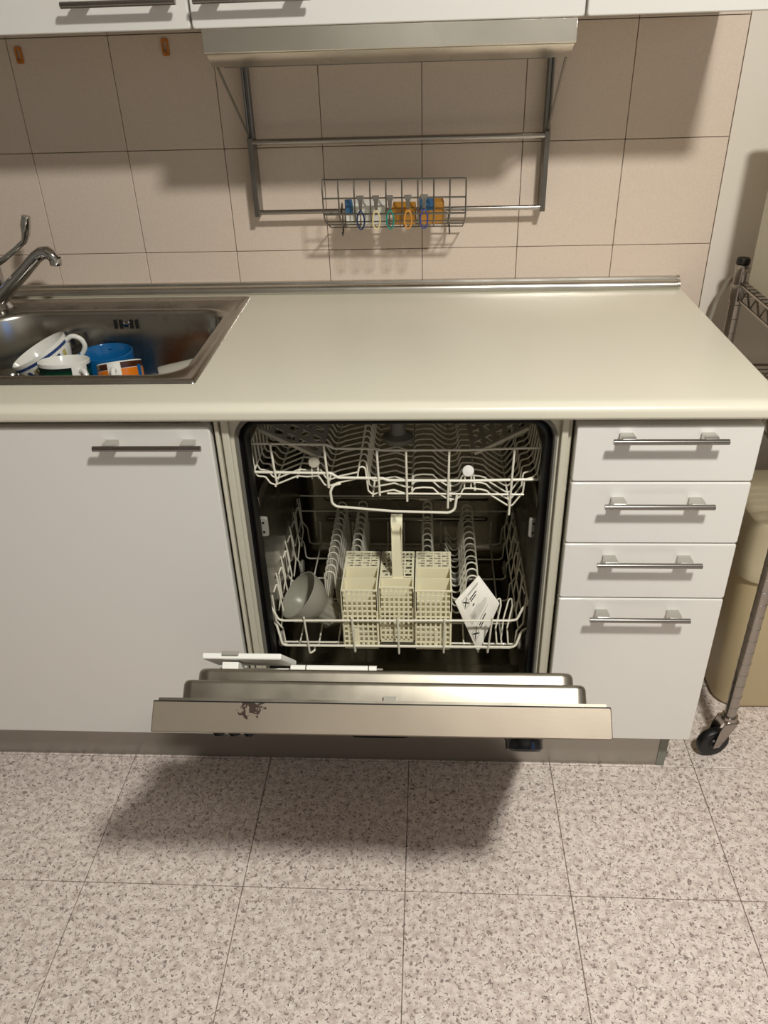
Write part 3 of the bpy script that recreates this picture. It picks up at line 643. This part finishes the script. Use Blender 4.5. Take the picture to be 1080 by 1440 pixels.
# stations: one wavy wire per plane
prof_u = [(0.050, .7790), (0.052, .7230), (0.056, .7130), (0.070, .7120), (0.078, .6985), (0.087, .6955), (0.128, .7135), (0.146, .7120), (0.166, .7140), (0.176, .6950), (0.186, .6935), (0.200, .6995), (0.2355, .7080),
          (0.2385, .7290), (0.2445, .7330), (0.2505, .7290), (0.254, .6830), (0.262, .6750), (0.272, .6790), (0.300, .6850), (0.318, .6780), (0.330, .6760), (0.337, .6880), (0.352, .6900), (0.370, .6890), (0.380, .6780), (0.395, .6670), (0.408, .6650), (0.418, .6700), (0.424, .6880),
          (0.440, .6880), (0.456, .6860), (0.466, .6830), (0.474, .6740), (0.504, .6530), (0.512, .6520), (0.530, .6800), (0.5315, .7060), (0.545, .7100), (0.553, .7200), (0.558, .7690)]
for k in range(17):
    y = YU+0.002+k*0.0245
    w_([(x, y, z) for x, z in prof_u], 0.00165, 0.006, name='floor_wire', n=6)
for (x, z) in ((0.087, .6935), (0.128, .7115), (0.182, .6915), (0.262, .6730), (0.333, .6860), (0.402, .6635), (0.445, .6860), (0.508, .6500)): w_([(x, YU, z), (x, 0.46, z)], 0.0020, name='runner')
for x, z in ((0.049, .779), (0.558, .7695), (0.050, .7225), (0.556, .7075)): w_([(x, YU, z), (x, 0.46, z)], 0.0022, name='side_rail')
w_([(x, 0.46, z) for x, z in tops], 0.0021, 0.012, name='back_rail')
for (x, z, y) in ((0.158, .7345, 0.075), (0.432, .7215, 0.066)):
    b_ = MB(); b_.lathe([(0, 0.0), (0.0095, 0.0), (0.0105, 0.0015), (0.0095, 0.0035), (0, 0.0045)], (x, y, z), (0, -1, 0.25), 24); bo = b_.build('round_button', M_cupsh if x < .3 else M_white, ur)
    w_([(x-0.005, y, z-0.006), (x-0.006, y, z-0.034)], 0.0016, parent=bo, name='button_leg'); w_([(x+0.006, y, z-0.006), (x+0.006, y, z-0.034)], 0.0016, parent=bo, name='button_leg')
# hinged cup shelves (slatted plastic)
def cup_shelf(M, lx, ly, lab):
    first = None
    root = MB(); root.box(0, lx, -0.002, 0.008, -0.0015, 0.0055, M)
    
    root = root.build('cup_shelf', M_cupsh, ur, bevel=0.0008); root['label'] = lab
    k = 0
    for q in (0.28, 0.52, 0.76, 0.97): MB().box(0, lx, ly*q-0.007, ly*q+0.007, -0.0012, 0.0012, M).build('slat', M_cupsh, root)
    for x in [lx*i/5.0 for i in range(6)]: MB().box(x-0.0045, x+0.0045, 0.008, ly-0.008, -0.001, 0.001, M).build('cross_slat', M_cupsh, root)
    return root
Mx = Matrix.Translation((0.062, 0.085, 0.792)) @ Matrix.Rotation(math.radians(28), 4, 'Y') @ Matrix.Rotation(math.radians(8), 4, 'X')
cup_shelf(Mx, 0.115, 0.13, 'left hinged cup shelf sloping to the middle')
Mx = Matrix.Translation((0.444, 0.085, 0.744)) @ Matrix.Rotation(math.radians(-28), 4, 'Y') @ Matrix.Rotation(math.radians(8), 4, 'X')
cup_shelf(Mx, 0.105, 0.15, 'right hinged cup shelf sloping to the middle')

# ------------------------------------------------------------------ lower rack
lr = thing('dish_rack', (0.302, 0.28, 0.30), 'lower white wire rack of the dishwasher with hairpin tine rows', 'rack', 'dishwasher racks')
YL = 0.052
wl_ = lambda pts, r=0.0019, fil=0.006, name='wire', n=7: w_(pts, r, fil, lr, name, n)
wl_([(0.046, YL+.012, .440), (0.0475, YL+.006, .430), (0.064, YL, .3935), (0.074, YL, .3905), (0.522, YL, .3960), (0.535, YL, .3985), (0.546, YL+.006, .424), (0.556, YL+.012, .428), (0.556, YL+.014, .436)], 0.0024, 0.010, 'front_rail')
wl_([(0.049, YL+.018, .372), (0.056, YL+.012, .372), (0.066, YL, .330), (0.074, YL, .3265), (0.525, YL, .3285), (0.536, YL, .331), (0.548, YL+.012, .360), (0.557, YL+.018, .362)], 0.0026, 0.010, 'front_rail')
wl_([(0.060, YL+.03, .310), (0.545, YL+.03, .311)], 0.0020, name='front_rail')
for x0, z0, x1, z1, x2 in ((0.116, .402, 0.121, .308, 0.130), (0.211, .402, 0.214, .312, 0.214), (0.302, .400, 0.303, .308, 0.303), (0.394, .400, 0.393, .312, 0.393), (0.487, .406, 0.481, .314, 0.481)):
    wl_([(x0, YL-.003, z0), (x1, YL-.003, z1), (x2, YL+0.006, z1+.0005), (x2, YL+0.012, .316)], 0.0020, 0.004, 'front_upright')
zf_ = 0.300
for y in (0.082, 0.16, 0.24, 0.32, 0.40, 0.465): wl_([(0.050, y, .430), (0.052, y, .365), (0.064, y, .345), (0.066, y, zf_+.004), (0.074, y, zf_), (0.530, y, zf_), (0.538, y, zf_+.004), (0.540, y, .345), (0.552, y, .365), (0.554, y, .430)], 0.0019, 0.008, 'floor_wire')
for x in (0.095, 0.135, 0.175, 0.215, 0.262, 0.302, 0.345, 0.392, 0.435, 0.475, 0.513): wl_([(x, YL+.012, .3265), (x, YL+.03, .306), (x, 0.08, zf_+.003), (x, 0.465, zf_+.003), (x, 0.472, .36)], 0.0018, 0.006, 'runner')
for x, z in ((0.048, .435), (0.556, .432)): wl_([(x, YL+.012, z), (x, 0.468, z)], 0.0021, name='side_rail')
wl_([(0.052, 0.470, .392), (0.552, 0.470, .392)], 0.0020, name='back_rail'); wl_([(0.052, 0.470, .435), (0.552, 0.470, .432)], 0.0021, name='back_rail')
# slanted side tines
for sd in (0, 1):
    for k in range(12):
        y = 0.085+k*0.030; X = lambda v: v if sd == 0 else 0.604-v
        wl_([(X(0.052), y, .366), (X(0.058), y+0.012, .400), (X(0.050), y+0.020, .452), (X(0.049), y+0.022, .432)] if k % 2 else [(X(0.060), y, .345), (X(0.066), y+0.010, .385), (X(0.058), y+0.018, .448), (X(0.052), y+0.006, .432)], 0.0017, 0.004, 'side_tine', 6)
def hair(x, y, zt_, w=0.011, lean=0.0, base=None, zb=None):
    zb = zb or zf_+.003
    pts = [(x-w, y, zb)]
    for k in range(9):
        a = PI-PI*k/8; pts.append((x+lean+w*0.82*math.cos(a), y+0.004, zt_-w*0.82+w*0.82*math.sin(a)))
    pts.append((x+w, y, zb)); wl_(pts, 0.00175, 0.0, 'tine', 6)
for k in range(13): hair(0.160, 0.160+k*0.0235, 0.431, 0.0125, -0.004)
for k in range(10): hair(0.202, 0.235+k*0.0235, 0.431, 0.0120, 0.003)
for k in range(10): hair(0.362, 0.235+k*0.0235, 0.431, 0.0120, -0.003)
for k in range(13):
    y = 0.150+k*0.0235; x = 0.456
    pts = [(0.400, y, .372), (0.407, y, .352)]
    for q in range(7):
        a = PI+PI*q/6; pts.append((0.4215+0.0095*math.cos(a), y, 0.346+0.0095*math.sin(a)))
    for q in range(9):
        a = PI-PI*q/8; pts.append((x-0.004+0.0115*math.cos(a), y+0.003, .4195+0.0115*math.sin(a)))
    pts.append((0.476, y, zf_+.003)); wl_(pts, 0.00175, 0.0, 'tine', 6)
for x in (0.497, 0.520):
    for k in range(2):
        y = 0.085+0.0*k; wl_([(x-0.010, 0.085, zf_+.02), (x-0.006, 0.095, .368), (x+0.004, 0.112, .402), (x+0.010, 0.113, .404), (x+0.011, 0.105, .392), (x-0.001+0.002, 0.085, .350), (x+0.004, 0.075, .318)], 0.0017, 0.006, 'tine') if k == 0 else None
for x, y in ((0.060, 0.075), (0.546, 0.075), (0.068, 0.33), (0.536, 0.33)):
    MB().lathe([(0.0, -0.005), (0.004, -0.005), (0.0045, -0.003), (0.0155, -0.003), (0.017, 0), (0.0155, 0.003), (0.0, 0.003)], (x, y, .325), (1, 0, 0), 20).build('wheel', M_bracket, lr)

# ------------------------------------------------------------------ cutlery basket: three columns
cb = thing('cutlery_basket', (0.30, 0.12, 0.312), 'ivory plastic cutlery basket with three columns and tall handle in the lower rack', 'basket')
def lattice_panel(m, x0, x1, z0, z1, y, nx, nz, t=0.0018, bar=0.0036, solid_top=0.0):
    zt_ = z1-solid_top
    for i in range(nx+1):
        x = x0+(x1-x0)*i/nx; m.box(x-bar/2, x+bar/2, y, y+t, z0, z1)
    for j in range(nz+1):
        z = z0+(zt_-z0)*j/nz; m.box(x0, x1, y+0.0001, y+t-0.0001, z-bar/2, z+bar/2)
    if solid_top: m.box(x0, x1, y+0.0001, y+t-0.0001, zt_, z1)
def lattice_side(m, y0, y1, z0, z1, x, ny, nz, t=0.0018, bar=0.0034):
    for i in range(ny+1):
        y = y0+(y1-y0)*i/ny; m.box(x, x+t, y-bar/2, y+bar/2, z0, z1)
    for j in range(nz+1):
        z = z0+(z1-z0)*j/nz; m.box(x+0.0001, x+t-0.0001, y0, y1, z-bar/2, z+bar/2)
ZB0, ZB1 = 0.313, 0.462
for ci, (xa, xb, ya, zt0) in enumerate(((0.193, 0.2615, 0.0575, ZB1), (0.2665, 0.3320, 0.068, ZB1), (0.3375, 0.4065, 0.0575, ZB1))):
    c = MB(); yb = 0.190; ym = 0.100; yn = 0.135
    z0 = ZB0 if ci != 1 else 0.322
    lattice_panel(c, xa, xb, z0+0.008, zt0, ya, 7, 11); c.box(xa, xb, ya, ya+0.0018, z0, z0+0.010)
    lattice_panel(c, xa, xb, z0+0.008, zt0, yb-0.0018, 7, 11)
    lattice_side(c, ya, yb, z0+0.004, zt0-0.05, xa, 12, 7); lattice_side(c, ya, yb, z0+0.004, zt0-0.05, xb-0.0018, 12, 7)
    c.box(xa, xa+0.0018, ya, yb, zt0-0.05, zt0).box(xb-0.0018, xb, ya, yb, zt0-0.05, zt0)
    c.box(xa, xb, ya, yb, z0, z0+0.0022)
    if ci == 0: c.box(0.214-0.0, 0.2205, ya-0.0018, ya, z0+0.004, z0+0.055)
    if ci == 2: c.box(0.375, 0.3810, ya-0.0018, ya, z0+0.004, z0+0.055)
    col = c.build('column', M_basket, cb, smooth=False)
    MB().box(xa+.002, xb-.002, ym, ym+0.0016, z0+0.05, zt0-0.001).build('divider', M_basket, col, smooth=False)
    if ci != 1: MB().box(xa+.002, xb-.002, yn, yn+0.0016, z0+0.05, zt0-0.001).build('divider', M_basket, col, smooth=False)
    r = MB(); r.box(xa-0.0012, xb+0.0012, ya-0.0015, ya+0.0015, zt0-0.0012, zt0+0.0016).box(xa-0.0012, xb+0.0012, yb-0.0015, yb+0.0015, zt0-0.0012, zt0+0.0016).box(xa-0.0012, xa+0.0018, ya, yb, zt0-0.001, zt0+0.0014).box(xb-0.0018, xb+0.0012, ya, yb, zt0-0.001, zt0+0.0014)
    r.build('rim', M_basket, col, smooth=False)
    # slotted cover over the rear compartment
    lc = MB(); y0_, y1_ = yn+0.002 if ci != 1 else ym+0.004, yb-0.001
    ny = 6 if ci != 1 else 7
    for j in range(ny+1):
        y = y0_+(y1_-y0_)*j/ny; lc.box(xa+0.001, xb-0.001, y-0.0013, y+0.0013, zt0-0.0006, zt0+0.0016)
    for i in range(5):
        x = xa+0.002+(xb-xa-0.004)*i/4; lc.box(x-0.0016, x+0.0016, y0_, y1_, zt0-0.0005, zt0+0.0015)
    for j in range(ny):
        y = y0_+(y1_-y0_)*(j+0.5)/ny
        for i in (0, 2): lc.box(xa+0.002+(xb-xa)*(i+(j % 2))/4, xa+0.002+(xb-xa)*(i+0.55+(j % 2))/4-0.002, y-0.002, y+0.002, zt0-0.0004, zt0+0.0014)
    lc.build('slotted_cover', M_basket, col, smooth=False)
hb = MB(); xc = 0.301
hb.loft([[Vector((xc-w, y, z)), Vector((xc+w, y, z)), Vector((xc+w, y+0.0035, z)), Vector((xc-w, y+0.0035, z))] for z, w, y in ((0.33, 0.0105, 0.1018), (0.462, 0.0105, 0.1018), (0.545, 0.0105, 0.104), (0.580, 0.0112, 0.110), (0.590, 0.0112, 0.116), (0.594, 0.0112, 0.124))], True, True)
hb.box(xc-0.0105, xc-0.0085, 0.1018, 0.110, 0.462, 0.58).box(xc+0.0085, xc+0.0105, 0.1018, 0.110, 0.462, 0.58)
hb.build('carry_handle', M_basket, cb, bevel=0.0006)

# ------------------------------------------------------------------ smoky plastic funnel cup
Cf = Vector((0.1000, 0.098, 0.420)); Af = Vector((0.62, 0.16, -0.62)).normalized()
fn = MB()
pr = [(0.0520, 0.0), (0.0512, 0.010), (0.048, 0.024), (0.040, 0.040), (0.031, 0.050), (0.028, 0.056), (0.0255, 0.090), (0.0240, 0.0905), (0.0260, 0.056), (0.029, 0.049), (0.038, 0.038), (0.0465, 0.023), (0.0497, 0.010), (0.0505, 0.0)]
fn.lathe(pr+[pr[0]], Cf, Af, 48, rfun=lambda i, a: 1+(0.05*math.cos(12*a) if 4 < i < 9 else 0))
fno = thing('funnel_cup', (0.12, 0.11, 0.33), 'smoky translucent plastic funnel cup tilted in the left of the lower rack', 'cup')
fn.build('bowl', M_smoke, fno, ang=50)
X, Y, A = frame_of(Af, (0, -0.3, 1))
rm = MB(); rm.tube([Cf+(X*math.cos(2*PI*k/40)+Y*math.sin(2*PI*k/40))*0.0515 for k in range(40)], 0.0016, 8, closed=True); rm.build('rim', M_smoke, fno, ang=70)

# ------------------------------------------------------------------ tablet sachet
sc_ = thing('sachet', (0.475, 0.085, 0.325), 'white paper sachet with black print standing on its corner in the lower rack', 'packet')
# corners in the sachet's own frame: measured quad leaning back
P4 = [Vector((0.4630, 0.128, 0.4500)), Vector((0.5040, 0.094, 0.4060)), Vector((0.4635, 0.0650, 0.3000)), Vector((0.4150, 0.094, 0.4100))]   # top, right, bottom, left
def spos(u, v, h=0.0):
    a = P4[3].lerp(P4[0], u); b = P4[2].lerp(P4[1], u); p = a.lerp(b, v)        # u along print lines, v down
    nrm = (P4[1]-P4[3]).cross(P4[0]-P4[2]).normalized()
    if nrm.y > 0: nrm = -nrm
    bul = 0.0075*(max(0, math.sin(PI*u)*math.sin(PI*v))**0.6)+0.0006*math.sin(17*u+5*v)
    return p, nrm, bul
sm = MB(); N = 14; vs = []; fs = []
for sd in (1, -1):
    for i in range(N+1):
        for j in range(N+1):
            p, nr, bu = spos(i/N, j/N); vs.append(p+nr*(bu+0.0004)*sd)
for sd in (0, 1):
    o0 = sd*(N+1)**2
    for i in range(N):
        for j in range(N): q = (o0+i*(N+1)+j, o0+i*(N+1)+j+1, o0+(i+1)*(N+1)+j+1, o0+(i+1)*(N+1)+j); fs.append(q)
for i in range(N):
    for (a, b) in (((i, 0), (i+1, 0)), ((i, N), (i+1, N)), ((0, i), (0, i+1)), ((N, i), (N, i+1))):
        ia, ib = a[0]*(N+1)+a[1], b[0]*(N+1)+b[1]; fs.append((ia, ib, ib+(N+1)**2, ia+(N+1)**2))
sm.add(vs, fs); sm.build('pouch', M_paper, sc_, ang=60)
pk = MB()
def ink(u0, u1, v0, v1, skew=0):
    nn = 6; vs = []; 
    for k in range(nn+1):
        u = u0+(u1-u0)*k/nn
        for v in (v0, v1):
            p, nr, bu = spos(u, v+skew*(k/nn)); vs.append(p+nr*(bu+0.0009))
    pk.add(vs, [(2*k, 2*k+2, 2*k+3, 2*k+1) for k in range(nn)])
ink(0.42, 0.86, 0.10, 0.112); ink(0.42, 0.84, 0.125, 0.133)
ink(0.42, 0.70, 0.19, 0.215); ink(0.42, 0.64, 0.235, 0.26); ink(0.42, 0.49, 0.325, 0.355)
for k in range(6): ink(0.22+0.02*k, [.55, .62, .8, .82, .84, .80][k], 0.42+0.033*k, 0.427+0.033*k)
for k in range(4): ink(0.16, 0.40, 0.47+0.028*k, 0.476+0.028*k)
ink(0.30, 0.78, 0.66, 0.667); ink(0.34, 0.62, 0.71, 0.738); ink(0.34, 0.50, 0.76, 0.785)
for (u, v) in ((0.28, 0.18), (0.16, 0.74)):          # hazard squares with a cross
    for (a, b, c, dd) in ((u-.10, u+.10, v-.08, v-.074), (u-.10, u+.10, v+.074, v+.08), (u-.10, u-.092, v-.08, v+.08), (u+.092, u+.10, v-.08, v+.08)): ink(a, b, c, dd)
    ink(u-.075, u+.075, v-.065, v-.035, 0.10); ink(u-.075, u+.075, v+.035, v+.065, -0.10)
pk.build('print', M_ink, sc_, smooth=False)

# ------------------------------------------------------------------ chrome wire shelving at the right
rk = thing('shelf_rack', (1.22, 0.31, 0.0), 'chrome wire shelving unit on castors right of the kitchen units', 'shelving')
RX0, RX1, RY0, RY1 = 1.010, 1.62, 0.092, 0.530
for (x, y) in ((RX0, RY0), (RX0, RY1), (RX1, RY0), (RX1, RY1)):
    p = MB(); p.lathe([(0, 0.112), (0.0125, 0.112), (0.0125, 0.945), (0.0135, 0.947), (0.0135, 0.955), (0, 0.957)], (x, y, 0), n=20); po = p.build('post', M_post, rk)
    rg = MB()
    for q in range(26):
        z = 0.14+0.0305*q; rg.lathe([(0.0126, z), (0.0131, z+0.0006), (0.0126, z+0.0012)], (x, y, 0), n=20)
    rg.build('groove', M_wbask, po)
    MB().lathe([(0, 0.957), (0.0138, 0.957), (0.0138, 0.965), (0.012, 0.968), (0, 0.968)], (x, y, 0), n=20).build('post_cap', M_black, rk)
    c = MB(); c.lathe([(0.0, 0.113), (0.0165, 0.112), (0.018, 0.104), (0.015, 0.098), (0.0, 0.098)], (x, y, 0), n=20)
    dx, dy = -0.95, -0.22; ang = math.atan2(dy, dx); Mc = Matrix.Translation((x, y, 0)) @ Matrix.Rotation(ang, 4, 'Z')
    for s in (-1, 1):
        c.loft([[Mc @ Vector((a, s*0.0155-0.001*1, z)), Mc @ Vector((b, s*0.0155-0.001, z)), Mc @ Vector((b, s*0.0155+0.001, z)), Mc @ Vector((a, s*0.0155+0.001, z))] for z, a, b in ((0.103, -0.014, 0.017), (0.08, -0.006, 0.026), (0.032, 0.019, 0.033))], True, True)
    c.box(-0.014, 0.017, -0.0165, 0.0165, 0.098, 0.104, Mc)
    c.build('caster_fork', M_post, rk)
    wc = Mc @ Vector((0.026, 0, 0.0365)); axw = (Mc.to_3x3() @ Vector((0, 1, 0)))
    MB().lathe([(0, -0.012), (0.012, -0.012), (0.014, -0.009), (0.028, -0.010), (0.0335, -0.009), (0.036, -0.005), (0.036, 0.005), (0.0335, 0.009), (0.028, 0.010), (0.014, 0.009), (0.012, 0.012), (0, 0.012)], wc, axw, 32).build('caster_wheel', M_black, rk)
for zs_ in (0.915, 0.735):
    sh = MB()
    for z in (zs_, zs_-0.030):
        sh.tube([(RX0, RY0, z), (RX0, RY1, z)], 0.003, 8).tube([(RX1, RY0, z), (RX1, RY1, z)], 0.003, 8).tube([(RX0, RY0, z), (RX1, RY0, z)], 0.003, 8).tube([(RX0, RY1, z), (RX1, RY1, z)], 0.003, 8)
    so = sh.build('shelf_frame', M_post, rk)
    zz = MB()
    def zig(a, b, nseg):
        pts = [a.lerp(b, i/nseg)+Vector((0, 0, -0.030 if i % 2 else 0)) for i in range(nseg+1)]; zz.tube(pts, 0.0022, 6)
    zig(Vector((RX0, RY0, zs_)), Vector((RX0, RY1, zs_)), 16); zig(Vector((RX0, RY1, zs_)), Vector((RX1, RY1, zs_)), 20); zig(Vector((RX0, RY0, zs_)), Vector((RX1, RY0, zs_)), 20)
    zz.build('truss_wire', M_post, so)
    for k in range(19):
        y = RY0+0.012+k*(RY1-RY0-0.024)/18; MB().tube([(RX0, y, zs_+0.003), (RX1, y, zs_+0.003)], 0.0016, 6).build('shelf_wire', M_wbask, so)
for (x, y) in ((RX0, RY0), (RX0, RY1)):
    MB().lathe([(0.0130, 0.880), (0.0150, 0.884), (0.0145, 0.914), (0.0130, 0.916)], (x, y, 0), n=20).build('shelf_collar', M_post, rk)

# white appliance on the shelf
ap = thing('countertop_oven', (1.25, 0.26, 0.921), 'white boxy appliance standing on the wire shelving at the right edge', 'appliance')
AX, AY0, AY1 = 1.004, 0.10, 0.475
MB().loft([rrect(AX, 1.50, AY0, AY1, 0.012, z, 4) for z in (0.934, 1.262)]+[rrect(AX+0.006, 1.494, AY0+0.006, AY1-0.006, 0.010, 1.268, 4)], True, True).build('housing', M_appl, ap, ang=50)
fe = MB()
for x in (AX+0.05, 1.45):
    for y in (AY0+0.05, AY1-0.05): fe.lathe([(0, 0.9198), (0.014, 0.9198), (0.014, 0.9345), (0, 0.9345)], (x, y, 0), n=14)
fe.build('foot', M_black, ap)
MB().loft([[Vector((AX+0.03+i, AY0+t, z0_)) for i, z0_ in ((0, 0.955), (0.44-0, 0.955), (0.44, 1.245), (0, 1.245))] for t in (0, -0.018)], True, True).build('front_door', M_blackg, ap, bevel=0.003)
cbm = MB(); cbm.tube([(1.030, 0.472, 0.955), (1.016, 0.520, 0.945), (1.000, 0.560, 0.915), (0.990, 0.585, 0.865), (0.985, 0.598, 0.80), (0.984, 0.606, 0.60), (0.985, 0.608, 0.30)], 0.0048, 10, 0.05)
tag(cbm.build('power_cord', M_cable, None, ang=70), 'grey power cord hanging behind the wire shelving post', 'cord')

# bin below the shelving
bn = thing('waste_bin', (1.20, 0.34, 0.0), 'tall beige plastic waste bin behind the shelving post', 'bin')
def bloop(i, z): return rrect(1.022+i, 1.400-i, 0.205+i, 0.480-i, 0.050, z, 8)
MB().loft([bloop(0.022, 0.004), bloop(0.018, 0.010), bloop(0.016, 0.016), bloop(0.006, 0.372), bloop(0.006, 0.376)], True, True).build('body', M_bin, bn, ang=50)
MB().loft([bloop(0.0, 0.374), bloop(0.0, 0.400), bloop(0.004, 0.408), bloop(0.006, 0.490), bloop(0.010, 0.505), bloop(0.030, 0.514), bloop(0.060, 0.517)], True, True).build('lid', M_binlid, bn, ang=50)
